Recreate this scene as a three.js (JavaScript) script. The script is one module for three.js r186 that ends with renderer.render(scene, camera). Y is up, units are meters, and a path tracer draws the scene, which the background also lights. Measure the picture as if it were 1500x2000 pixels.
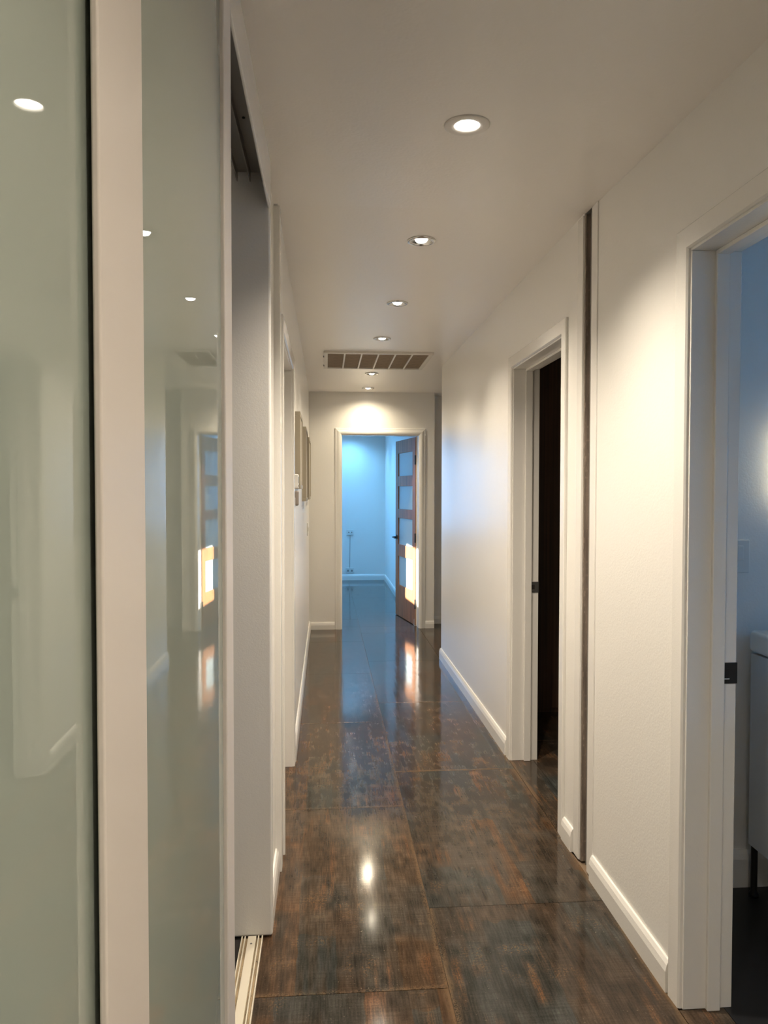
import * as THREE from 'three';
import { RoundedBoxGeometry } from 'three/addons/geometries/RoundedBoxGeometry.js';
import { mergeGeometries } from 'three/addons/utils/BufferGeometryUtils.js';

// ------------------------------------------------------------------ camera, sky, sun, exposure
// World: x to the right, y up, d = distance down the hallway (z = -d). The camera stands over the origin.
const scene = new THREE.Scene();
const camera = new THREE.PerspectiveCamera(69.08, 0.75, 0.02, 60);
camera.position.set(0, 1.388, 0);
camera.rotation.set(-0.028166, -0.077772, 0.00097, 'YXZ');
const SKY = 5.6, LAMP = 4.9, SUN = 22.0;
scene.background = new THREE.Color().setRGB(0.10 * SKY, 0.45 * SKY, 1.0 * SKY);
const sun = new THREE.DirectionalLight(new THREE.Color().setRGB(1.0, 0.90, 0.78), SUN);
{
  const el = 20 * Math.PI / 180, az = 9 * Math.PI / 180, p = new THREE.Vector3(0.87, 0.6, -7.7);
  sun.position.set(p.x - 12 * Math.cos(el) * Math.cos(az), p.y + 12 * Math.sin(el), p.z - 12 * Math.cos(el) * Math.sin(az));
  sun.target.position.copy(p);
  sun.castShadow = true;
  sun.shadow.mapSize.set(2048, 2048);
  Object.assign(sun.shadow.camera, { left: -6, right: 6, top: 5, bottom: -5, near: 0.5, far: 30 });
  scene.add(sun, sun.target);
}
const renderer = new THREE.WebGLRenderer({ antialias: true });
renderer.toneMapping = THREE.LinearToneMapping;
renderer.toneMappingExposure = 1.5;
renderer.shadowMap.enabled = true;
renderer.shadowMap.type = THREE.PCFSoftShadowMap;

// ------------------------------------------------------------------ helpers
let seed = 20240611;
const rnd = () => { seed = (seed * 1664525 + 1013904223) >>> 0; return seed / 4294967296; };
const used = {};
function numbered(name) { const n = used[name] = (used[name] ?? -1) + 1; return n ? `${name}_${String(n).padStart(3, '0')}` : name; }
// uv in metres, by the axis each face looks along
function metric(g) {
  const q = g.index ? g.toNonIndexed() : g, p = q.attributes.position, uv = new Float32Array(p.count * 2);
  const a = new THREE.Vector3(), b = new THREE.Vector3(), c = new THREE.Vector3();
  for (let i = 0; i < p.count; i += 3) {
    a.fromBufferAttribute(p, i); b.fromBufferAttribute(p, i + 1); c.fromBufferAttribute(p, i + 2);
    const n = b.clone().sub(a).cross(c.clone().sub(a)), ax = Math.abs(n.x), ay = Math.abs(n.y), az = Math.abs(n.z);
    [a, b, c].forEach((v, k) => {
      const [s, t] = ax >= ay && ax >= az ? [v.z, v.y] : ay >= az ? [v.x, v.z] : [v.x, v.y];
      uv[(i + k) * 2] = s; uv[(i + k) * 2 + 1] = t;
    });
  }
  q.setAttribute('uv', new THREE.BufferAttribute(uv, 2));
  return q;
}
// a box between two x, two y and two distances; r > 0 rounds its edges
function bx(x0, x1, y0, y1, d0, d1, r = 0) {
  const w = x1 - x0, h = y1 - y0, l = d1 - d0;
  const g = r ? new RoundedBoxGeometry(w, h, l, 2, Math.min(r, w / 2.01, h / 2.01, l / 2.01)) : new THREE.BoxGeometry(w, h, l);
  g.translate((x0 + x1) / 2, (y0 + y1) / 2, -(d0 + d1) / 2);
  return metric(g);
}
function shade(m) { m.castShadow = m.receiveShadow = true; return m; }
function part(name, g, material, parent) {
  const m = shade(new THREE.Mesh(Array.isArray(g) ? mergeGeometries(g) : g, material));
  m.name = name; parent.add(m); return m;
}
function structure(name, g, material) {
  const m = part(numbered(name), g, material, scene); m.userData.kind = 'structure'; return m;
}
function structureGroup(name) { const o = new THREE.Group(); o.name = numbered(name); o.userData.kind = 'structure'; scene.add(o); return o; }
function thing(name, label, category, x = 0, y = 0, d = 0, group) {
  const o = new THREE.Group(); o.name = numbered(name); o.position.set(x, y, -d);
  o.userData = { label, category }; if (group) o.userData.group = group;
  scene.add(o); return o;
}
// a panel with openings, drawn in (u, y), thick in t; map(u, y, t) places it
function slab(outline, holes, thick, map) {
  const s = new THREE.Shape(outline.map(([u, v]) => new THREE.Vector2(u, v)));
  for (const h of holes) {
    const p = new THREE.Path();
    if (h.r) p.absarc(h.u, h.v, h.r, 0, Math.PI * 2, true);
    else { p.moveTo(h[0], h[2]); p.lineTo(h[0], h[3]); p.lineTo(h[1], h[3]); p.lineTo(h[1], h[2]); p.closePath(); }
    s.holes.push(p);
  }
  const g = new THREE.ExtrudeGeometry(s, { depth: thick, bevelEnabled: false, curveSegments: 20 });
  return remap(g, map);
}
function remap(g, map) {
  const p = g.attributes.position;
  for (let i = 0; i < p.count; i++) p.setXYZ(i, ...map(p.getX(i), p.getY(i), p.getZ(i)));
  const a = new THREE.Vector3(), b = new THREE.Vector3(), c = new THREE.Vector3();
  a.set(...map(0, 0, 0)); b.set(...map(1, 0, 0)).sub(a); c.set(...map(0, 1, 0)).sub(a);
  const t = new THREE.Vector3(...map(0, 0, 1)).sub(a);
  if (b.cross(c).dot(t) < 0) for (let i = 0; i < p.count; i += 3) {
    const q = [p.getX(i), p.getY(i), p.getZ(i)];
    p.setXYZ(i, p.getX(i + 1), p.getY(i + 1), p.getZ(i + 1)); p.setXYZ(i + 1, ...q);
  }
  g.computeVertexNormals();
  return metric(g);
}
// wall running down the hallway, from x0 to x1, with door notches [d0, d1, top] and window holes [d0, d1, y0, y1]
function longWall(x0, x1, d0, d1, top, doors = [], windows = []) {
  const o = [[d0, 0]];
  for (const [a, b, h] of doors) o.push([a, 0], [a, h], [b, h], [b, 0]);
  o.push([d1, 0], [d1, top], [d0, top]);
  return slab(o, windows, x1 - x0, (u, v, t) => [x0 + t, v, -u]);
}
function crossWall(d0, d1, x0, x1, top, doors = [], windows = []) {
  const o = [[x0, 0]];
  for (const [a, b, h] of doors) o.push([a, 0], [a, h], [b, h], [b, 0]);
  o.push([x1, 0], [x1, top], [x0, top]);
  return slab(o, windows, d1 - d0, (u, v, t) => [u, v, -(d0 + t)]);
}
// a moulding with mitred corners round a doorway: profile [[outwards, thickness], ...]
function casing(u0, u1, top, profile, map) {
  const path = ([o]) => [[u0 - o, 0], [u0 - o, top + o], [u1 + o, top + o], [u1 + o, 0]], pos = [];
  const P = (k, s) => { const q = path(profile[k])[s]; return map(q[0], q[1], profile[k][1]); };
  const tri = (a, b, c) => pos.push(...a, ...b, ...c);
  for (let s = 0; s < 3; s++) for (let k = 0; k < profile.length; k++) {
    const n = (k + 1) % profile.length, A = P(k, s), B = P(n, s), C = P(n, s + 1), D = P(k, s + 1);
    tri(A, B, C); tri(A, C, D);
  }
  for (const s of [0, 3]) for (let k = 1; k < profile.length - 1; k++) tri(P(0, s), P(k, s), P(k + 1, s));
  const g = new THREE.BufferGeometry();
  g.setAttribute('position', new THREE.Float32BufferAttribute(pos, 3)); g.computeVertexNormals();
  return metric(g);
}
// skirting board along a wall: from a to b, the profile stands out along n
function skirtGeo(ax, ad, bx_, bd, nx, nd, h = 0.088) {
  const prof = [[0, 0], [0.016, 0], [0.016, h - 0.03], [0.012, h - 0.012], [0.006, h], [0, h]], pos = [];
  const at = (e, [o, y]) => [(e ? bx_ : ax) + nx * o, y, -((e ? bd : ad) + nd * o)];
  for (let k = 0; k < prof.length; k++) {
    const n = (k + 1) % prof.length, A = at(0, prof[k]), B = at(0, prof[n]), C = at(1, prof[n]), D = at(1, prof[k]);
    pos.push(...A, ...B, ...C, ...A, ...C, ...D);
  }
  for (const e of [0, 1]) for (let k = 1; k < prof.length - 1; k++) pos.push(...at(e, prof[0]), ...at(e, prof[k]), ...at(e, prof[k + 1]));
  const g = new THREE.BufferGeometry();
  g.setAttribute('position', new THREE.Float32BufferAttribute(pos, 3)); g.computeVertexNormals();
  return metric(g);
}
function lathe(points, seg = 40) { return new THREE.LatheGeometry(points.map(([r, y]) => new THREE.Vector2(r, y)), seg); }
function tube(points, r, seg = 40, rad = 8) {
  return new THREE.TubeGeometry(new THREE.CatmullRomCurve3(points.map(([x, y, d]) => new THREE.Vector3(x, y, -d))), seg, r, rad);
}

// ------------------------------------------------------------------ textures
function hash(n) { n = (n ^ 61) ^ (n >>> 16); n = (n + (n << 3)) | 0; n ^= n >>> 4; n = Math.imul(n, 0x27d4eb2d); n ^= n >>> 15; return (n >>> 0) / 4294967296; }
// periodic value noise on a W x H picture with cx x cy cells
function layer(W, H, cx, cy, s) {
  const lat = new Float32Array(cx * cy); for (let i = 0; i < lat.length; i++) lat[i] = hash(i * 7919 + s * 104729 + 13);
  const out = new Float32Array(W * H);
  for (let y = 0; y < H; y++) {
    const fy = y * cy / H, iy = fy | 0, ty = fy - iy, sy = ty * ty * (3 - 2 * ty), r0 = iy * cx, r1 = ((iy + 1) % cy) * cx;
    for (let x = 0; x < W; x++) {
      const fx = x * cx / W, ix = fx | 0, tx = fx - ix, sx = tx * tx * (3 - 2 * tx), jx = (ix + 1) % cx;
      const a = lat[r0 + ix] + (lat[r0 + jx] - lat[r0 + ix]) * sx, b = lat[r1 + ix] + (lat[r1 + jx] - lat[r1 + ix]) * sx;
      out[y * W + x] = a + (b - a) * sy;
    }
  }
  return out;
}
function texture(W, H, fill, srgb, repeat) {
  const data = new Uint8Array(W * H * 4);
  for (let i = 0; i < W * H; i++) {
    const c = fill(i, i % W, (i / W) | 0);
    for (let k = 0; k < 3; k++) data[i * 4 + k] = Math.max(0, Math.min(255, c[k]));
    data[i * 4 + 3] = 255;
  }
  const t = new THREE.DataTexture(data, W, H);
  t.wrapS = t.wrapT = THREE.RepeatWrapping; t.magFilter = THREE.LinearFilter; t.minFilter = THREE.LinearMipmapLinearFilter; t.generateMipmaps = true;
  if (srgb) t.colorSpace = THREE.SRGBColorSpace;
  if (repeat) t.repeat.set(...repeat);
  t.needsUpdate = true;
  return t;
}
const grey = (v) => [v, v, v];
// roller-painted wall: low orange peel and slow waves
const peel = (() => {
  const W = 512, a = layer(W, W, 160, 160, 1), b = layer(W, W, 60, 60, 2), c = layer(W, W, 6, 6, 3);
  return { bump: texture(W, W, (i) => grey(255 * (0.45 * a[i] + 0.25 * b[i] + 0.3 * c[i]))), rough: texture(W, W, (i) => grey(255 * (0.85 + 0.1 * c[i] + 0.05 * b[i]))) };
})();
const paintMaps = (rep) => { const b = peel.bump.clone(), r = peel.rough.clone(); b.repeat.set(rep, rep); r.repeat.set(rep, rep); return { bumpMap: b, roughnessMap: r }; };

// porcelain tiles printed like oxidised iron: 4 x 2 different tiles in one picture of 2.4 m x 2.4 m
const tilePrint = (() => {
  const W = 2048, TW = 512, TH = 1024;
  const low = layer(W, W, 24, 14, 11), mid = layer(W, W, 90, 50, 12), fine = layer(W, W, 1024, 1024, 13), along = layer(W, W, 900, 60, 14), along2 = layer(W, W, 180, 12, 15), across = layer(W, W, 30, 600, 16), spot = layer(W, W, 720, 720, 17), mask = layer(W, W, 20, 20, 18), mask2 = layer(W, W, 34, 22, 19);
  // broken-up patches: each tile is a few boards wide, each board cut into lengths of one tone
  const tones = [[66, 54, 43], [61, 53, 45], [53, 55, 53], [48, 53, 53], [72, 54, 38], [80, 53, 32], [57, 48, 40], [70, 57, 45], [51, 54, 52]];
  const tiles = [];
  for (let t = 0; t < 8; t++) {
    const boards = []; let x = 0;
    while (x < TW) { const w = 60 + rnd() * 110, cuts = []; let y = 0;
      while (y < TH) { const h = 150 + rnd() * 420; cuts.push([y, y + h, tones[(rnd() * tones.length) | 0], 0.3 + rnd() * 0.5]); y += h; }
      boards.push([x, x + w, cuts]); x += w; }
    tiles.push({ boards, base: tones[[0, 1, 7, 6, 0, 1, 7, 2][t]], edge: [rnd() > 0.6, true, rnd() > 0.35, rnd() > 0.5] });
  }
  const rust = new Float32Array(W * W);
  const ss = (a, b, v) => { v = Math.min(1, Math.max(0, (v - a) / (b - a))); return v * v * (3 - 2 * v); };
  const map = texture(W, W, (i, X, Y) => {
    const tx = X >> 9, ty = Y >> 10, T = tiles[ty * 4 + tx], x = X & 511, y = Y & 1023;
    let c = T.base.slice();
    const wob = (mid[i] - 0.5) * 26, bd = T.boards.find((b) => x + wob * 0.25 < b[1]) ?? T.boards[T.boards.length - 1];
    const cut = bd[2].find((k) => y + wob < k[1]) ?? bd[2][bd[2].length - 1];
    const w = cut[3] * ss(0.12, 0.75, low[i] * 0.6 + along2[i] * 0.4);
    c = c.map((v, k) => v + (cut[2][k] - v) * w);
    // slow clouds of slate and rust
    const sl = ss(0.55, 0.9, low[(i + 40961) % (W * W)]) * 0.5, ru = ss(0.50, 0.95, mask2[i]) * ss(0.3, 0.9, along2[i]) * (0.25 + 0.75 * ss(0.3, 0.8, 0.5 * fine[i] + 0.5 * along[i])) * 0.8;
    c = [c[0] + (52 - c[0]) * sl, c[1] + (53 - c[1]) * sl, c[2] + (51 - c[2]) * sl];
    c = [c[0] + (92 - c[0]) * ru, c[1] + (60 - c[1]) * ru, c[2] + (37 - c[2]) * ru];
    const k = 0.68 + 0.26 * along[i] + 0.20 * across[i] * mid[i] + 0.16 * (fine[i] - 0.5) + 0.22 * (mid[i] - 0.5) + 0.12 * along2[i];
    c = c.map((v) => v * k * 1.18);
    let r = ru * 0.6;
    // crackled orange flecks in clusters, a few pale ones
    const m = ss(0.62, 0.95, mask[i]) * ss(0.3, 0.7, mid[i]);
    const f = m * ss(0.62, 0.85, spot[i]);
    c = [c[0] + (128 - c[0]) * f * 0.6, c[1] + (90 - c[1]) * f * 0.6, c[2] + (56 - c[2]) * f * 0.6];
    const pf = ss(0.93, 0.985, spot[(i + 7777) % (W * W)]) * ss(0.45, 0.7, mask[(i + 555555) % (W * W)]);
    c = [c[0] + (170 - c[0]) * pf * 0.6, c[1] + (150 - c[1]) * pf * 0.6, c[2] + (128 - c[2]) * pf * 0.6];
    // worn, tan borders on some sides
    const e = [x, TW - 1 - x, y, TH - 1 - y];
    let b = 0;
    for (let q = 0; q < 4; q++) if (T.edge[q]) b = Math.max(b, (1 - ss(3, 20, e[q] + 14 * (mid[i] - 0.5) + 8 * (fine[i] - 0.5))) * ss(0.25, 0.6, low[(i + 99991 * q) % (W * W)] * 0.6 + fine[i] * 0.4));
    c = [c[0] + (124 - c[0]) * b * 0.6, c[1] + (98 - c[1]) * b * 0.6, c[2] + (70 - c[2]) * b * 0.6];
    r += f * 0.5 + b * 0.5;
    rust[i] = Math.min(1, r + 0.25 * fine[i] + 0.3 * along[i] * along2[i]);
    return c;
  }, true);
  const rough = texture(W, W, (i) => grey(255 * (0.36 + 0.5 * rust[i] + 0.12 * mask2[i])));
  const bump = texture(W, W, (i) => grey(255 * (0.5 * low[i] + 0.2 * along2[i] + 0.12 * mid[i] + 0.08 * rust[i])));
  return { map, rough, bump };
})();
const oakPrint = (() => {
  const W = 512, a = layer(W, W, 90, 3, 31), b = layer(W, W, 250, 5, 32), c = layer(W, W, 12, 2, 33), f = layer(W, W, 400, 30, 34);
  return texture(W, W, (i) => { const g = 0.62 + 0.22 * a[i] + 0.16 * b[i] + 0.2 * c[i] - 0.18 * Math.max(0, f[i] - 0.6); return [182 * g, 122 * g, 74 * g]; }, true, [3, 1]);
})();
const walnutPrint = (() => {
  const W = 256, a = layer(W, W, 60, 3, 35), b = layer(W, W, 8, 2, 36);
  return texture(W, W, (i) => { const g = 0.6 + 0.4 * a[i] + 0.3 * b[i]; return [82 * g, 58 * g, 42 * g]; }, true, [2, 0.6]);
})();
const filterPrint = (() => {
  const W = 256, f = layer(W, W, 128, 128, 41), l = layer(W, W, 9, 9, 42);
  return texture(W, W, (i, x, y) => { const wv = 0.8 + 0.2 * ((x & 7) < 5 && (y & 7) < 5 ? 0 : 1), k = wv * (0.86 + 0.14 * f[i]) * (0.9 + 0.12 * l[i]); return [172 * k, 150 * k, 126 * k]; }, true, [8, 8]);
})();
const rawPrint = (() => {
  const W = 256, a = layer(W, W, 70, 40, 51), b = layer(W, W, 14, 5, 52);
  return texture(W, W, (i) => { const k = 0.72 + 0.22 * b[i] + 0.08 * a[i] + (a[i] > 0.86 ? 0.2 : 0); return [150 * k, 136 * k, 124 * k]; }, true, [8, 2]);
})();
const dirtyTrack = (() => {
  const W = 256, a = layer(W, W, 60, 90, 61), b = layer(W, W, 20, 8, 62);
  return texture(W, W, (i) => { const k = 1 - 0.35 * Math.max(0, b[i] - 0.35) - (a[i] > 0.86 ? 0.4 : 0); return [165 * k, 145 * k, 115 * k]; }, true, [10, 3]);
})();

// ------------------------------------------------------------------ materials
const rgb = (r, g, b) => new THREE.Color().setRGB(r, g, b);
const std = (o) => new THREE.MeshStandardMaterial(o);
const M = {
  wall: std({ color: rgb(0.88, 0.86, 0.82), roughness: 0.36, ...paintMaps(1.6), bumpScale: 0.0005 }),
  wallRoom: std({ color: rgb(0.88, 0.86, 0.82), roughness: 0.75, ...paintMaps(1.3), bumpScale: 0.0005 }),
  ceiling: std({ color: rgb(0.93, 0.89, 0.845), roughness: 0.34, ...paintMaps(1.1), bumpScale: 0.0006 }),
  trim: std({ color: rgb(0.86, 0.84, 0.80), roughness: 0.26, ...paintMaps(2.5), bumpScale: 0.0003 }),
  stile: std({ color: rgb(0.74, 0.68, 0.63), roughness: 0.38 }),
  glassLeaf: new THREE.MeshPhysicalMaterial({ color: rgb(0.34, 0.385, 0.345), roughness: 0.005, ior: 1.5 }),
  dark: std({ color: rgb(0.012, 0.010, 0.009), roughness: 0.7 }),
  carpet: std({ color: rgb(0.03, 0.026, 0.024), roughness: 1 }),
  tile: new THREE.MeshPhysicalMaterial({ map: tilePrint.map, roughness: 0.20, specularIntensity: 0.6, roughnessMap: tilePrint.rough, bumpMap: tilePrint.bump, bumpScale: 0.0003 }),
  tileBath: std({ color: rgb(0.012, 0.012, 0.014), roughness: 0.4 }),
  grout: std({ color: rgb(0.20, 0.14, 0.09), roughness: 0.9 }),
  chrome: std({ color: rgb(0.62, 0.61, 0.59), metalness: 1, roughness: 0.22 }),
  trimRing: std({ color: rgb(0.78, 0.74, 0.69), roughness: 0.3 }),
  baffle: std({ color: rgb(0.75, 0.73, 0.70), metalness: 0.6, roughness: 0.3 }),
  lens: std({ color: rgb(0.9, 0.9, 0.9), emissive: rgb(1, 0.93, 0.80), emissiveIntensity: 14, roughness: 0.4 }),
  lensCool: std({ color: rgb(0.9, 0.9, 0.9), emissive: rgb(0.85, 0.95, 1), emissiveIntensity: 14, roughness: 0.4 }),
  ventFrame: std({ color: rgb(0.80, 0.77, 0.72), roughness: 0.4 }),
  ventFilter: std({ map: filterPrint, roughness: 0.9 }),
  oak: std({ map: oakPrint, roughness: 0.6 }),
  frosted: new THREE.MeshPhysicalMaterial({ color: rgb(0.62, 0.78, 0.82), roughness: 0.6, transmission: 0.35, thickness: 0 }),
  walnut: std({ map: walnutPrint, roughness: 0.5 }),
  black: std({ color: rgb(0.018, 0.018, 0.018), roughness: 0.4, metalness: 0.3 }),
  steel: std({ color: rgb(0.16, 0.16, 0.155), roughness: 0.38, metalness: 0.8 }),
  plate: std({ color: rgb(0.78, 0.77, 0.74), roughness: 0.35 }),
  plateGrey: std({ color: rgb(0.32, 0.28, 0.25), roughness: 0.4 }),
  screen: std({ color: rgb(0.30, 0.30, 0.27), roughness: 0.2 }),
  frameWood: std({ color: rgb(0.42, 0.37, 0.28), roughness: 0.45 }),
  canvas: std({ color: rgb(0.55, 0.51, 0.43), roughness: 0.8 }),
  trackDirt: std({ map: dirtyTrack, roughness: 0.7 }),
  trackRib: std({ color: rgb(0.72, 0.66, 0.54), roughness: 0.45 }),
  trackTop: std({ color: rgb(0.30, 0.29, 0.27), metalness: 0.5, roughness: 0.5 }),
  raw: std({ map: rawPrint, roughness: 0.95 }),
  vanity: std({ color: rgb(0.62, 0.64, 0.66), roughness: 0.3 }),
  bench: std({ color: rgb(0.78, 0.80, 0.80), roughness: 0.2 }),
  sconce: std({ color: rgb(0.9, 0.88, 0.8), emissive: rgb(1, 0.92, 0.70), emissiveIntensity: 1.0, roughness: 0.5 }),
};
const MAX = 2.66;          // walls stand up to the roof slab

// ------------------------------------------------------------------ roof and sub-floor
structure('roof', bx(-2.6, 3.4, MAX, MAX + 0.1, -3.2, 11.9), M.dark);
structure('floor_base', bx(-2.6, 3.4, -0.15, -0.009, -3.2, 11.9), M.grout);

// ------------------------------------------------------------------ floors: every tile a piece of its own
{
  const geos = new Map();
  const floor = structureGroup('floor');
  const G = 0.0011, H = 0.009;
  function tileAt(x0, x1, d0, d1, v, fx, fd, material, parent) {
    // v: which of the printed tiles; fx, fd: where the cut piece starts within its whole tile
    const key = [x1 - x0, d1 - d0, v, fx, fd].map((q) => q.toFixed(3)).join();
    if (!geos.has(key)) {
      const w = x1 - x0 - 2 * G, l = d1 - d0 - 2 * G, g = new THREE.BoxGeometry(w, H, l), p = g.attributes.position, uv = g.attributes.uv;
      for (let i = 0; i < p.count; i++) {
        uv.setXY(i, ((v % 4) * 0.6 + Math.min(0.598, Math.max(0.002, fx + p.getX(i) + (x1 - x0) / 2))) / 2.4, ((v >> 2) * 1.2 + Math.min(1.198, Math.max(0.002, fd - p.getZ(i) + (d1 - d0) / 2))) / 2.4);
      }
      geos.set(key, g);
    }
    const m = part('tile', geos.get(key), material, parent);
    m.position.set((x0 + x1) / 2, -H / 2, -(d0 + d1) / 2);
    return m;
  }
  // columns 0.6 m wide; [left edge, cross-joint offset]
  function lay(parent, xa, xb, da, db, material = M.tile) {
    for (let c = Math.floor((xa - 0.34) / 0.6 + 1e-6); 0.34 + c * 0.6 < xb - 1e-4; c++) {
      const cx = 0.34 + c * 0.6, x0 = Math.max(xa, cx), x1 = Math.min(xb, cx + 0.6);
      if (x1 - x0 < 0.012) continue;
      const off = 2.02 + 0.4 * (((c + 1) % 3 + 3) % 3);
      for (let r = Math.floor((da - off) / 1.2 + 1e-6); off + r * 1.2 < db - 1e-4; r++) {
        const cd = off + r * 1.2, d0 = Math.max(da, cd), d1 = Math.min(db, cd + 1.2);
        if (d1 - d0 < 0.012) continue;
        tileAt(x0, x1, d0, d1, Math.floor(hash((c + 50) * 131 + (r + 50) * 17) * 8), x0 - cx, d0 - cd, material, parent);
      }
    }
  }
  lay(floor, -0.26, 0.94, -3.0, 7.57);
  lay(floor, 0.94, 1.065, 2.94, 3.74);                 // sill of the dark room's doorway
  lay(floor, 0.94, 2.4, 6.08, 7.72);                   // side passage
  const f2 = structureGroup('floor');
  lay(f2, -2.2, 0.94, 7.57, 11.57);                    // blue room
  const f3 = structureGroup('floor');
  lay(f3, 1.065, 3.0, 2.62, 5.1);                      // dark room
  const f4 = structureGroup('floor');
  lay(f4, 1.065, 3.0, 0.2, 2.48, M.tileBath);          // bathroom
  lay(f4, 0.94, 1.065, 1.03, 1.885);
  structure('floor', bx(-0.95, -0.262, -0.009, -0.004, -2.6, 2.42), M.carpet);      // inside the wardrobe
}

// ------------------------------------------------------------------ walls
structure('wall_left', longWall(-0.29, -0.170, 2.70, 7.46, MAX, [[2.87, 3.745, 2.0]]), M.wall);
structure('wall_left', longWall(-0.29, -0.185, 2.32, 2.70, MAX), M.wall);
structure('wall_left', longWall(-0.29, -0.170, -3.0, -0.16, MAX), M.wall);
structure('wall_right', longWall(0.95, 1.08, 2.70, 6.08, MAX, [[2.92, 3.75, 2.03]]), M.wall);
structure('wall_right', longWall(0.95, 1.08, -3.0, 2.615, MAX, [[1.03, 1.905, 2.035]]), M.wall);
structure('wall_end', crossWall(7.45, 7.57, -2.35, 1.09, MAX, [[0.145, 0.945, 1.96]]), M.wall);
structure('wall_back', crossWall(-3.12, -3.0, -0.3, 1.1, MAX), M.wall);
structure('wall_passage', [crossWall(5.98, 6.08, 1.08, 2.5, MAX), longWall(2.4, 2.5, 6.08, 7.7, MAX), crossWall(7.70, 7.8, 1.05, 2.5, MAX)], M.wall);
// blue room beyond the end wall: a window to the sun on its left, two to the sky at its back
structure('wall_room_left', longWall(-2.35, -2.2, 7.57, 11.7, MAX, [], [[7.86, 8.46, 1.36, 2.02]]), M.wallRoom);
structure('wall_room_back', crossWall(11.57, 11.7, -2.35, 1.05, MAX, [], [[-2.0, -1.28, 0.75, 2.15], [-1.0, -0.28, 0.75, 2.15]]), M.wallRoom);
structure('wall_room_right', longWall(0.92, 1.05, 7.57, 11.57, MAX), M.wallRoom);
structure('ceiling_room', bx(-2.2, 0.92, 2.41, 2.5, 7.57, 11.57), M.ceiling);
// dark room and bathroom to the right of the hallway
structure('wall_dark_room', [crossWall(2.48, 2.55, 1.08, 3.1, MAX)], M.wall);
structure('wall_dark_room', [crossWall(2.55, 2.62, 1.08, 3.1, MAX), crossWall(5.1, 5.2, 1.08, 3.1, MAX), longWall(3.0, 3.1, 2.62, 5.1, MAX)], M.wall);
structure('ceiling_dark_room', bx(1.08, 3.0, 2.41, 2.5, 2.62, 5.1), M.ceiling);
structure('wall_bathroom', [longWall(3.0, 3.1, 0.1, 2.48, MAX, [], [[0.7, 1.25, 1.25, 1.8]])], M.wall);
structure('wall_bathroom', [crossWall(0.1, 0.2, 1.08, 3.1, MAX)], M.wall);
structure('ceiling_bathroom', bx(1.08, 3.0, 2.41, 2.5, 0.2, 2.48), M.ceiling);
// wardrobe behind the sliding doors, closet behind the left doorway
structure('wall_wardrobe', [longWall(-1.0, -0.95, -2.6, 2.42, MAX), crossWall(-2.65, -2.6, -1.0, -0.29, MAX), crossWall(2.42, 2.47, -1.0, -0.29, MAX)], M.wall);
structure('ceiling_wardrobe', bx(-0.95, -0.29, 2.41, 2.46, -2.6, 2.42), M.ceiling);

// ------------------------------------------------------------------ ceiling of the hallway, in sheets with cut-outs for the downlights
const lights = [   // [x, d, kind, strength]
  [0.382, 2.02, 0, 1.2], [0.389, 3.045, 1, 1.1], [0.388, 4.058, 1, 0.82], [0.376, 5.0, 1, 0.45], [0.394, 6.44, 1, 0.72], [0.405, 7.2, 1, 0.42, 78], [0.385, 1.03, 1, 0.4], [0.385, 0.03, 1, 0.8], [0.385, -0.97, 1, 1.2],  // the lamp beside the pelmet is unseen fill, added to brighten the glass door
];
const bend = [[-3.0, 2.352], [1.3, 2.352], [2.688, 2.405], [2.692, 2.41], [6.1, 2.41], [7.46, 2.374]];
const ceilAt = (d) => { for (let i = 1; i < bend.length; i++) if (d <= bend[i][0]) { const [a, p] = bend[i - 1], [b, q] = bend[i]; return p + (q - p) * (d - a) / (b - a); } return bend[5][1]; };
const slopeAt = (d) => (ceilAt(d + 0.001) - ceilAt(d - 0.001)) / 0.002;
{
  const ceiling = structureGroup('ceiling');
  for (const [i, j, xr] of [[0, 1, 0.95], [1, 2, 0.95], [3, 4, 0.95], [4, 5, 2.4]]) {
    const [d0, y0] = bend[i], [d1, y1] = bend[j], k = (y1 - y0) / (d1 - d0);
    const holes = lights.filter(([, d]) => d > d0 && d < d1).map(([x, d]) => ({ u: x, v: d, r: 0.046 }));
    part('ceiling_sheet', slab([[-0.187, d0], [xr, d0], [xr, d1], [-0.187, d1]], holes, 0.013, (u, v, t) => [u, y0 + k * (v - d0) + t, -v]), M.ceiling, ceiling);
  }
  part('ceiling_sheet', bx(0.95, 2.4, 2.374, 2.387, 7.45, 7.7), M.ceiling, ceiling);
}

// ------------------------------------------------------------------ skirting boards
{
  const sk = (side, ...a) => structure('baseboard_' + side, skirtGeo(...a), M.trim);
  sk('right', 0.95, 3.812, 0.95, 6.08, -1, 0);
  sk('right', 0.95, 2.76, 0.95, 2.872, -1, 0);
  sk('right', 0.95, 1.955, 0.95, 2.556, -1, 0);
  sk('right', 0.95, -3, 0.95, 0.97, -1, 0);
  sk('left', -0.170, 3.80, -0.170, 7.45, 1, 0);
  sk('left', -0.185, 2.322, -0.185, 2.698, 1, 0);
  sk('end', -0.170, 7.45, 0.085, 7.45, 0, -1, 0.074);
  sk('end', 1.0, 7.45, 1.09, 7.45, 0, -1, 0.074);
  sk('passage', 1.09, 7.70, 2.4, 7.70, 0, -1, 0.08);
  sk('room_back', -2.2, 11.57, 0.92, 11.57, 0, -1, 0.09);
  sk('room_right', 0.92, 7.6, 0.92, 11.57, -1, 0, 0.09);
  sk('bathroom', 1.08, 2.48, 2.9, 2.48, 0, -1, 0.13);
}

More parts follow.
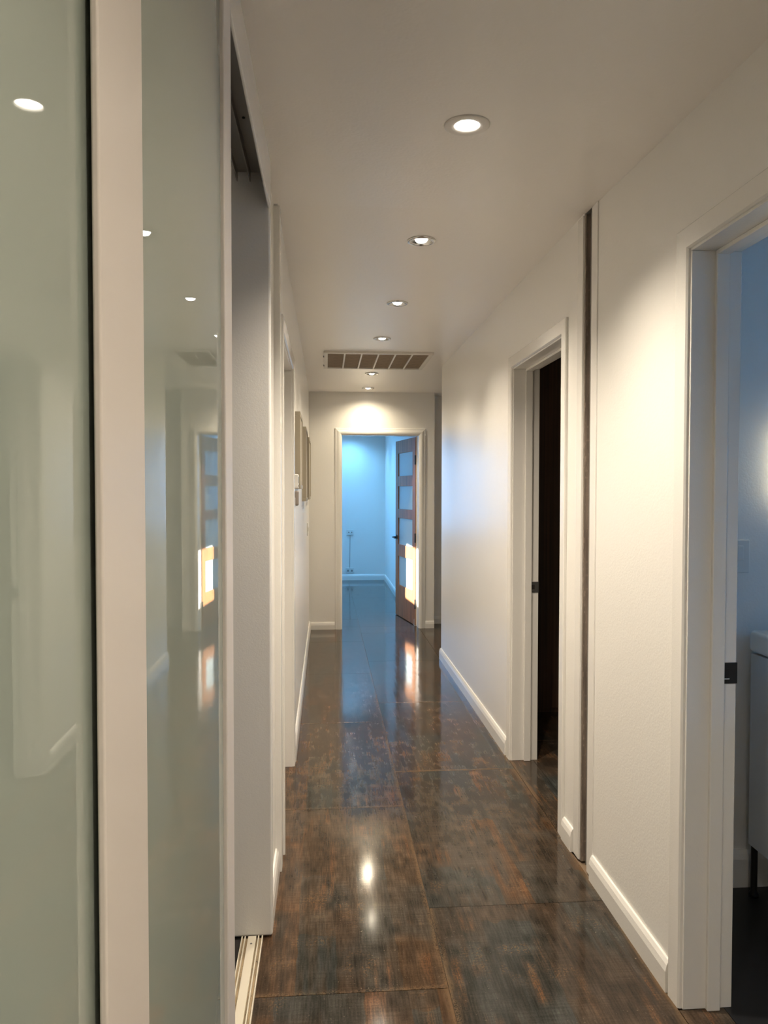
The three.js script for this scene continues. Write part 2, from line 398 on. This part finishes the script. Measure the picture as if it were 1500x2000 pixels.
// ------------------------------------------------------------------ doorways: lining, stop, architrave, strike plate
const flatArch = [[0.006, 0], [0.006, 0.006], [0.010, 0.011], [0.060, 0.013], [0.064, 0.010], [0.064, 0]];
function hallDoorway(face, sgn, back, d0, d1, top, n, plate) {
  const o = structureGroup('door');   // face: x of the hall wall; sgn: +1 when the room lies to larger x
  o.name = 'door_' + n;
  const xa = Math.min(face, back), xb = Math.max(face, back);
  part('architrave', casing(d0, d1, top, flatArch, (u, y, t) => [face - sgn * t, y, -u]), M.trim, o);
  part('jamb', bx(xa, xb, 0, top, d1, d1 + 0.019, 0.002), M.trim, o);
  part('jamb', bx(xa, xb, 0, top, d0 - 0.019, d0, 0.002), M.trim, o);
  part('head', bx(xa, xb, top, top + 0.019, d0 - 0.019, d1 + 0.019, 0.002), M.trim, o);
  const s0 = face + sgn * 0.062, s1 = face + sgn * 0.098, sa = Math.min(s0, s1), sb = Math.max(s0, s1);
  part('stop', bx(sa, sb, 0, top, d1 - 0.012, d1, 0.0025), M.trim, o);
  part('stop', bx(sa, sb, 0, top, d0, d0 + 0.012, 0.0025), M.trim, o);
  part('stop', bx(sa, sb, top - 0.012, top, d0 + 0.012, d1 - 0.012, 0.0025), M.trim, o);
  if (plate) {
    const px = face + sgn * 0.114, m = plate.material;
    const p = part('strike_plate', bx(px - 0.020, px + 0.024, plate.y - 0.028, plate.y + 0.028, d1 - 0.0025, d1 + 0.001, 0.001), m, o);
    p.userData.label = plate.label;
    part('latch_hole', bx(px - 0.014, px + 0.002, plate.y - 0.011, plate.y + 0.012, d1 - 0.0032, d1 - 0.0024), M.dark, p);
    part('latch_lip', bx(px - 0.014, px + 0.002, plate.y - 0.017, plate.y - 0.0125, d1 - 0.0045, d1 - 0.0024, 0.001), M.chrome, p);
  }
  return o;
}
hallDoorway(0.95, 1, 1.086, 1.05, 1.885, 2.015, 1, { y: 0.906, material: M.black, label: 'black strike plate' });
hallDoorway(0.95, 1, 1.086, 2.94, 3.732, 2.008, 2, { y: 0.896, material: M.steel, label: 'dark steel strike plate' });
{
  const o = hallDoorway(-0.170, -1, -0.295, 2.885, 3.73, 1.985, 3, null);
  part('door_leaf', bx(-0.30, -0.268, 0.006, 1.975, 2.888, 3.727, 0.002), M.trim, o);
}
// the end doorway has a wider, rounded architrave
{
  const o = structureGroup('door'); o.name = 'door_4';
  const prof = [[0.004, 0], [0.004, 0.010], [0.012, 0.017], [0.024, 0.021], [0.036, 0.020], [0.050, 0.014], [0.066, 0.011], [0.070, 0.007], [0.070, 0]];
  part('architrave', casing(0.160, 0.930, 1.945, prof, (u, y, t) => [u, y, -(7.45 - t)]), M.trim, o);
  part('jamb', bx(0.145, 0.160, 0, 1.945, 7.448, 7.572), M.trim, o);
  part('jamb', bx(0.930, 0.945, 0, 1.945, 7.448, 7.572), M.trim, o);
  part('head', bx(0.145, 0.945, 1.945, 1.96, 7.448, 7.572), M.trim, o);
}

// ------------------------------------------------------------------ the raw slot in the right wall and the cover strips beside it
{
  const o = structureGroup('trim'); o.name = 'trim_1';
  part('channel_back', bx(0.970, 1.08, 0, 2.402, 2.615, 2.70), M.raw, o);
  part('channel_side', bx(0.952, 0.972, 0, 2.402, 2.688, 2.6995), M.raw, o);
  part('channel_lip', bx(0.960, 0.972, 0, 2.402, 2.656, 2.661), M.trackTop, o);
  part('channel_hole', bx(0.966, 0.9705, 2.345, 2.365, 2.628, 2.648), M.dark, o);
  structure('trim', bx(0.945, 0.955, 0, 2.40, 2.556, 2.613, 0.003), M.trim).name = 'trim_2';
  structure('trim', bx(0.945, 0.955, 0, 2.402, 2.702, 2.760, 0.003), M.trim).name = 'trim_3';
  structure('trim', bx(-0.195, -0.162, 0, 2.402, 2.692, 2.755, 0.003), M.trim).name = 'trim_4';
  structure('trim', bx(-0.31, -0.167, 0.004, 2.40, 2.295, 2.322, 0.008), M.trim).name = 'trim_5';       // end board of the wardrobe
  structure('trim', bx(-0.175, -0.168, 2.243, 2.43, -2.6, 2.318, 0.003), M.trim).name = 'trim_6';        // pelmet over the sliding doors
}

// ------------------------------------------------------------------ sliding wardrobe doors and their tracks
function slidingDoor(label, x, d, wide, stile0, stile1, thick, turn, recess = 0.007) {
  // x, d: the end nearer the camera, on the hall face of the frame; the glass lies a little back
  const t = thing('sliding_wardrobe_door', label, 'sliding door', x, 0.014, d, 'sliding wardrobe doors');
  t.rotation.y = turn;
  const put = (name, x0, x1, y0, y1, a, b, m, r) => part(name, bx(x0, x1, y0, y1, a, b, r), m, t);
  put('stile', -0.006, 0, 0, 2.25, 0, stile0, M.stile, 0.002);
  put('stile', -thick, 0, 0, 2.25, wide - stile1, wide, M.stile, 0.003);
  put('rail', -thick, 0, 2.14, 2.25, stile0, wide - stile1, M.stile, 0.003);
  put('rail', -thick, 0, 0, 0.07, stile0, wide - stile1, M.stile, 0.003);
  put('glass_panel', -recess - 0.006, -recess, 0.06, 2.15, stile0 - 0.006, wide - stile1 + 0.006, M.glassLeaf);
  return t;
}
slidingDoor('green-tinted glass sliding door with two pale stiles, nearer the hallway', -0.158, 0.542, 0.74, 0.126, 0.083, 0.03, 0);
// the other leaf hangs a little askew in its track
slidingDoor('green-tinted glass sliding door at the left edge, set behind the other sliding door', -0.1553, -0.18, 0.835, 0.08, 0.06, 0.012, 0.014, 0.003);
{
  const t = thing('floor_track', 'cream metal floor track with two dirty grooves under the sliding doors', 'track', -0.225, 0, 0);
  part('base_plate', bx(-0.037, 0.029, 0, 0.003, -2.6, 2.29), M.trackDirt, t);
  part('centre_strip', bx(-0.0165, 0.0085, 0.003, 0.011, -2.6, 2.29, 0.001), M.trackRib, t);
  for (const x of [-0.037, -0.0275, 0.0135, 0.025]) part('rib', bx(x, x + 0.004, 0.003, 0.012, -2.6, 2.29, 0.001), M.trackRib, t);
  for (const d of [2.25, 1.5, 0.75]) part('screw', lathe([[0, 0.0122], [0.003, 0.012], [0.0035, 0.011]], 12).translate(-0.004, 0, -d), M.steel, t);
}
{
  const t = thing('ceiling_track', 'dull metal double track above the sliding doors, behind the pelmet', 'track', -0.225, 2.33, 0);
  part('web', bx(-0.040, 0.036, 0.012, 0.020, -2.6, 2.28), M.trackTop, t);
  for (const x of [-0.040, -0.002, 0.034]) part('flange', bx(x, x + 0.003, -0.016, 0.0125, -2.6, 2.28), M.trackTop, t);
  for (const d of [1.95, 1.2]) for (const x of [-0.020, 0.016]) part('screw', lathe([[0, 0.0085], [0.004, 0.0095], [0.0042, 0.012]], 12).translate(x, 0, -d), M.dark, t);
}

// ------------------------------------------------------------------ recessed downlights
function downlight(x, y, d, k, label, cool = false, on = LAMP, wide = 63) {
  const t = thing('downlight', label, 'ceiling light', x, y, d, cool ? 'downlights in the blue room' : 'hallway downlights');
  t.rotation.x = Math.atan(slopeAt(Math.min(d, 7.44))) * (cool ? 0 : 1);
  const ring = k ? [[0.059, -0.0005], [0.0585, -0.004], [0.055, -0.006], [0.048, -0.007], [0.044, -0.005], [0.042, 0.0]] : [[0.062, -0.0005], [0.0615, -0.003], [0.058, -0.0045], [0.046, -0.0048], [0.036, -0.0035], [0.034, 0.001]];
  const inner = k ? 0.042 : 0.034;
  part('trim_ring', lathe(ring), k ? M.chrome : M.trimRing, t);
  part('reflector', lathe([[inner, 0.0], [0.030, 0.010], [0.0275, 0.016], [0.0275, 0.03]]), k ? M.chrome : M.baffle, t);
  part('lamp_lens', lathe(k ? [[0.0, -0.009], [0.012, -0.008], [0.021, -0.004], [0.026, 0.003], [0.0272, 0.014]] : [[0.0, -0.003], [0.018, -0.002], [0.0262, 0.002], [0.0272, 0.014]], 16), cool ? M.lensCool : M.lens, t);
  part('housing', lathe([[0.0272, 0.028], [0.0295, 0.028], [0.0440, 0.002], [0.0445, 0.03], [0.036, 0.10], [0, 0.10]]), M.dark, t);
  const s = new THREE.SpotLight(cool ? rgb(0.20, 0.56, 1.0) : d > 6 ? rgb(1.0, 0.85, 0.61) : rgb(1.0, 0.87, 0.70), on, 0, wide * Math.PI / 180, 1.0, 2);
  s.name = 'lamp_light'; s.position.set(0, -0.013, 0); s.target.position.set(0, -1, 0); s.castShadow = true; s.shadow.radius = 1.1;
  t.add(s, s.target);
  return t;
}
{
  const where = ['plain white-rimmed downlight nearest the camera, the largest one in the ceiling', 'chrome-rimmed downlight just beyond the joint line across the ceiling', 'chrome-rimmed downlight third in the row, halfway to the ceiling vent',
    'chrome-rimmed downlight just on the near side of the ceiling vent', 'chrome-rimmed downlight just beyond the ceiling vent', 'small downlight closest to the end wall, above the end doorway',
    'added unseen fill downlight beside the pelmet, between the camera and the white-rimmed one', 'downlight over the spot where the camera stands', 'downlight one step behind the camera'];
  lights.forEach(([x, d, k, w, a], i) => downlight(x, ceilAt(d), d, k, where[i], false, LAMP * w, a));
  const far = ['downlight of the blue room nearest the doorway', 'downlight in the middle of the blue room', 'downlight of the blue room beside its back wall'];
  [[0.36, 9.05], [0.36, 10.15], [0.36, 11.2]].forEach(([x, d], i) => downlight(x, 2.41, d, 1, far[i], true, 4.4));
}

// ------------------------------------------------------------------ return-air vent in the ceiling
{
  const t = thing('ceiling_vent', 'cream framed ceiling air vent with six brown filter panels', 'vent', 0.39, 2.41, 5.83);
  const x0 = -0.406, x1 = 0.406, a = -0.355, b = 0.355, th = 0.016, f = 0.030;
  part('frame', [bx(x0, x1, -th, 0, a, a + f, 0.003), bx(x0, x1, -th, 0, b - f, b, 0.003), bx(x0, x0 + f, -th, 0, a + f - 0.002, b - f + 0.002, 0.003), bx(x1 - f, x1, -th, 0, a + f - 0.002, b - f + 0.002, 0.003)], M.ventFrame, t);
  const n = 6, w = (x1 - x0 - 2 * f) / n;
  for (let i = 1; i < n; i++) part('divider', bx(x0 + f + i * w - 0.006, x0 + f + i * w + 0.006, -th + 0.001, -0.002, a + f, b - f, 0.002), M.ventFrame, t);
  for (let i = 0; i < n; i++) part('filter_panel', bx(x0 + f + i * w, x0 + f + (i + 1) * w, -0.006, -0.001, a + f, b - f), M.ventFilter, t);
  for (const d of [-0.2, 0.2]) part('latch', bx(x0 - 0.004, x0 + 0.004, -th - 0.002, -th + 0.006, d - 0.02, d + 0.02, 0.001), M.steel, t);
}

// ------------------------------------------------------------------ oak door with four frosted panes, open into the blue room
{
  const W = 0.752, T = 0.04, Hh = 1.935;
  const t = thing('glazed_oak_door', 'open oak door with four frosted panes in the end doorway', 'door', 0.912, 0.006, 7.572);
  t.rotation.y = 0;
  const hinge = new THREE.Matrix4().makeRotationY(Math.PI / 2 + Math.atan2(0.134, 0.74));
  // local: x along the leaf from the hinge, z from the far face (0) to the hall face
  const P = (name, g, m, parent = t) => part(name, (Array.isArray(g) ? mergeGeometries(g) : g).applyMatrix4(hinge), m, parent);
  const B = (x0, x1, y0, y1, z0, z1, r) => { const g = new RoundedBoxGeometry(x1 - x0, y1 - y0, z1 - z0, 2, Math.min(r ?? 0.002, (z1 - z0) / 2.1, (x1 - x0) / 2.1, (y1 - y0) / 2.1)); g.translate((x0 + x1) / 2, (y0 + y1) / 2, (z0 + z1) / 2); return metric(g); };
  const s = 0.105, rows = [[0.345, 0.665], [0.795, 1.085], [1.185, 1.435], [1.545, 1.795]];   // panes, bottom to top
  P('stile', B(0, s, 0, Hh, 0, T), M.oak); P('stile', B(W - s, W, 0, Hh, 0, T), M.oak);
  const edges = [0, ...rows.flat(), Hh];
  for (let i = 0; i < edges.length; i += 2) P('rail', B(s, W - s, edges[i], edges[i + 1], 0.0005, T - 0.0005), M.oak);
  for (const [y0, y1] of rows) P('pane', B(s - 0.008, W - s + 0.008, y0 - 0.008, y1 + 0.008, 0.012, 0.018, 0.001), M.frosted);
  for (const y of [0.22, 0.90, 1.70]) P('hinge', [new THREE.CylinderGeometry(0.006, 0.006, 0.095, 12).translate(-0.004, y, -0.004).toNonIndexed(), B(-0.002, 0.001, y - 0.047, y + 0.047, 0, 0.03, 0.0005)], M.black);
  // lever handles on both faces, with a round rose
  const tubeL = (pts, r) => new THREE.TubeGeometry(new THREE.CatmullRomCurve3(pts.map((p) => new THREE.Vector3(...p))), 24, r, 8).toNonIndexed();
  for (const [z, q] of [[T, 1], [0, -1]]) {
    const rose = new THREE.CylinderGeometry(0.026, 0.026, 0.009, 24).rotateX(Math.PI / 2).translate(W - 0.055, 0.87, z + q * 0.0045).toNonIndexed();
    const h = P('handle', [rose, tubeL([[W - 0.055, 0.87, z], [W - 0.055, 0.87, z + q * 0.035], [W - 0.062, 0.87, z + q * 0.05], [W - 0.12, 0.868, z + q * 0.054], [W - 0.165, 0.866, z + q * 0.05]], 0.0085)], M.black);
    h.userData.label = 'black lever handle';
  }
}

// ------------------------------------------------------------------ dark timber wardrobe in the room to the right
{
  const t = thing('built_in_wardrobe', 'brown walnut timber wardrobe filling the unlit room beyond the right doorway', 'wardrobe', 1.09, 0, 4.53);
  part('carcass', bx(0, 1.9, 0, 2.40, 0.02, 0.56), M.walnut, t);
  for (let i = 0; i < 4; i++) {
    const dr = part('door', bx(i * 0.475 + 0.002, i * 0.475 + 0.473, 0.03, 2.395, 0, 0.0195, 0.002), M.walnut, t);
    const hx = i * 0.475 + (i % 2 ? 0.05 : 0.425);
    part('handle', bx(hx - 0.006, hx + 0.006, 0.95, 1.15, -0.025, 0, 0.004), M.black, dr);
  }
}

// ------------------------------------------------------------------ small things on the left wall
function wallPicture(d0, d1, y0, y1, label) {
  const t = thing('picture', label, 'picture', -0.170, y0, d0, 'pictures on the left wall');
  const w = d1 - d0, h = y1 - y0, f = 0.022, dp = 0.03;
  for (const [a, b, c, e] of [[0, w, 0, f], [0, w, h - f, h], [0, f, f, h - f], [w - f, w, f, h - f]]) part('frame', bx(0, dp, c, e, a, b, 0.002), M.frameWood, t);
  part('artwork', bx(0.002, dp - 0.006, f - 0.001, h - f + 0.001, f - 0.001, w - f + 0.001), M.canvas, t);
}
wallPicture(4.12, 4.55, 1.40, 1.825, 'cream framed picture nearest the camera, partly behind the thermostat');
wallPicture(5.32, 5.85, 1.315, 1.845, 'cream framed picture in the middle of the three on the left wall');
wallPicture(6.35, 6.95, 1.315, 1.845, 'cream framed picture closest to the end wall');
{
  const t = thing('thermostat', 'small boxy thermostat on the left wall beside the doorway', 'thermostat', -0.170, 1.40, 3.86);
  part('body', bx(0, 0.027, 0, 0.075, 0, 0.11, 0.006), M.plate, t);
  part('display', bx(0.0265, 0.0285, 0.028, 0.062, 0.015, 0.08, 0.001), M.screen, t);
  part('button', bx(0.0265, 0.030, 0.010, 0.020, 0.03, 0.07, 0.001), M.plateGrey, t);
  const r = thing('wall_remote', 'rounded remote control in a holder below the thermostat', 'remote control', -0.170, 1.305, 3.86);
  part('holder', bx(0, 0.012, 0, 0.05, 0, 0.06, 0.004), M.plate, r);
  part('handset', bx(0.008, 0.029, 0.006, 0.085, 0.004, 0.056, 0.009), M.plateGrey, r);
  const s = thing('light_switch', 'narrow grey switch plate on the left wall under the remote', 'light switch', -0.170, 1.0, 3.84);
  part('plate', bx(0, 0.008, 0, 0.13, 0, 0.07, 0.003), M.plateGrey, s);
  part('rocker', bx(0.007, 0.011, 0.045, 0.085, 0.02, 0.05, 0.002), M.plate, s);
  const q = thing('light_switch', 'pale switch plate on the left wall near the far corner', 'light switch', -0.170, 0.985, 6.7);
  part('plate', bx(0, 0.008, 0, 0.115, 0, 0.075, 0.003), M.plate, q);
  part('rocker', bx(0.007, 0.012, 0.04, 0.075, 0.022, 0.053, 0.002), M.plate, q);
}

// ------------------------------------------------------------------ outlets and cable on the back wall of the blue room
{
  const t = thing('wall_socket', 'white aerial plate on the blue room wall at the top of the cable', 'wall socket', 0.374, 0.70, 11.57);
  part('plate', bx(-0.055, 0.055, 0, 0.09, -0.012, 0, 0.003), M.plate, t);
  for (const x of [-0.022, 0.022]) part('socket', new THREE.CylinderGeometry(0.011, 0.011, 0.01, 16).rotateX(Math.PI / 2).translate(x, 0.045, 0.014), M.plateGrey, t);
  const s = thing('wall_socket', 'white double power socket low on the blue room wall above the skirting', 'wall socket', 0.370, 0.112, 11.57);
  part('plate', bx(-0.066, 0.066, 0, 0.082, -0.012, 0, 0.003), M.plate, s);
  for (const x of [-0.03, 0.03]) { part('socket', bx(x - 0.014, x + 0.014, 0.02, 0.05, -0.016, -0.011, 0.002), M.plateGrey, s); part('switch', bx(x - 0.008, x + 0.008, 0.058, 0.074, -0.016, -0.011, 0.001), M.plate, s); }
  const c = part(numbered('cable'), tube([[0.374, 0.70, 11.562], [0.371, 0.55, 11.566], [0.368, 0.35, 11.565], [0.366, 0.24, 11.566], [0.366, 0.194, 11.562]], 0.004), M.plateGrey, scene);
  c.userData = { label: 'thin cable hanging between the two sockets on the blue room wall', category: 'cable' };
}
// window frames of the blue room and bathroom, outside the picture
function windowFrame(n, map, u0, u1, y0, y1, bars) {
  const o = structureGroup('window'); o.name = 'window_' + n;
  const f = 0.035, seg = [[u0, u0 + f, y0, y1], [u1 - f, u1, y0, y1], [u0 + f, u1 - f, y0, y0 + f], [u0 + f, u1 - f, y1 - f, y1], ...bars];
  for (const [a, b, c, e] of seg) part('frame_bar', map(a, b, c, e), M.trim, o);
}
windowFrame(1, (a, b, c, e) => bx(-2.31, -2.27, c, e, a, b), 7.86, 8.46, 1.36, 2.02, []);
windowFrame(2, (a, b, c, e) => bx(a, b, c, e, 11.62, 11.66), -2.0, -1.28, 0.75, 2.15, []);
windowFrame(4, (a, b, c, e) => bx(a, b, c, e, 11.62, 11.66), -1.0, -0.28, 0.75, 2.15, []);
windowFrame(3, (a, b, c, e) => bx(3.03, 3.07, c, e, a, b), 0.7, 1.25, 1.25, 1.8, []);

// ------------------------------------------------------------------ bathroom: vanity, switch, wall lamp
{
  const t = thing('vanity_cabinet', 'pale grey vanity cabinet with rounded top and legs in the bathroom', 'vanity', 1.455, 0, 1.15);
  part('carcass', bx(0.004, 0.45, 0.175, 0.84, 0, 1.27, 0.003), M.vanity, t);
  for (const [a, b] of [[0.004, 0.633], [0.637, 1.266]]) part('door', bx(-0.012, 0.004, 0.18, 0.838, a, b, 0.002), M.vanity, t);
  part('basin_top', bx(-0.016, 0.46, 0.842, 0.915, -0.005, 1.275, 0.014), M.bench, t);
  for (const [x, d] of [[0.006, 0.05], [0.006, 1.258], [0.41, 0.05], [0.41, 1.258]]) part('leg', lathe([[0.0, 0], [0.016, 0], [0.016, 0.01], [0.011, 0.02], [0.011, 0.178], [0, 0.178]], 16).translate(x, 0, -d), M.black, t);
  const s = thing('light_switch', 'tall switch plate on the bathroom wall beside the door frame', 'light switch', 1.432, 1.105, 2.48);
  part('plate', bx(-0.036, 0.034, 0, 0.115, -0.009, 0, 0.003), M.plate, s);
  part('rocker', bx(-0.012, 0.010, 0.045, 0.095, -0.013, -0.008, 0.002), M.plate, s);
  const l = thing('wall_lamp', 'upright glowing wall lamp on the bathroom wall at the right edge', 'lamp', 1.60, 1.30, 2.48);
  part('back_plate', bx(-0.02, 0.02, 0, 0.36, -0.008, 0, 0.003), M.chrome, l);
  const tubeLamp = part('diffuser', new THREE.CapsuleGeometry(0.016, 0.30, 6, 16).translate(0, 0.18, 0.030), M.sconce, l);
  for (const y of [0.03, 0.33]) part('bracket', bx(-0.006, 0.006, y - 0.006, y + 0.006, -0.022, -0.007, 0.001), M.chrome, l);
  for (const y of [0.10, 0.18, 0.26]) { const p = new THREE.PointLight(rgb(1, 0.90, 0.62), 0.009, 0, 2); p.position.set(0, y, 0.03); p.castShadow = true; p.shadow.radius = 0.7; l.add(p); }
}

renderer.render(scene, camera);
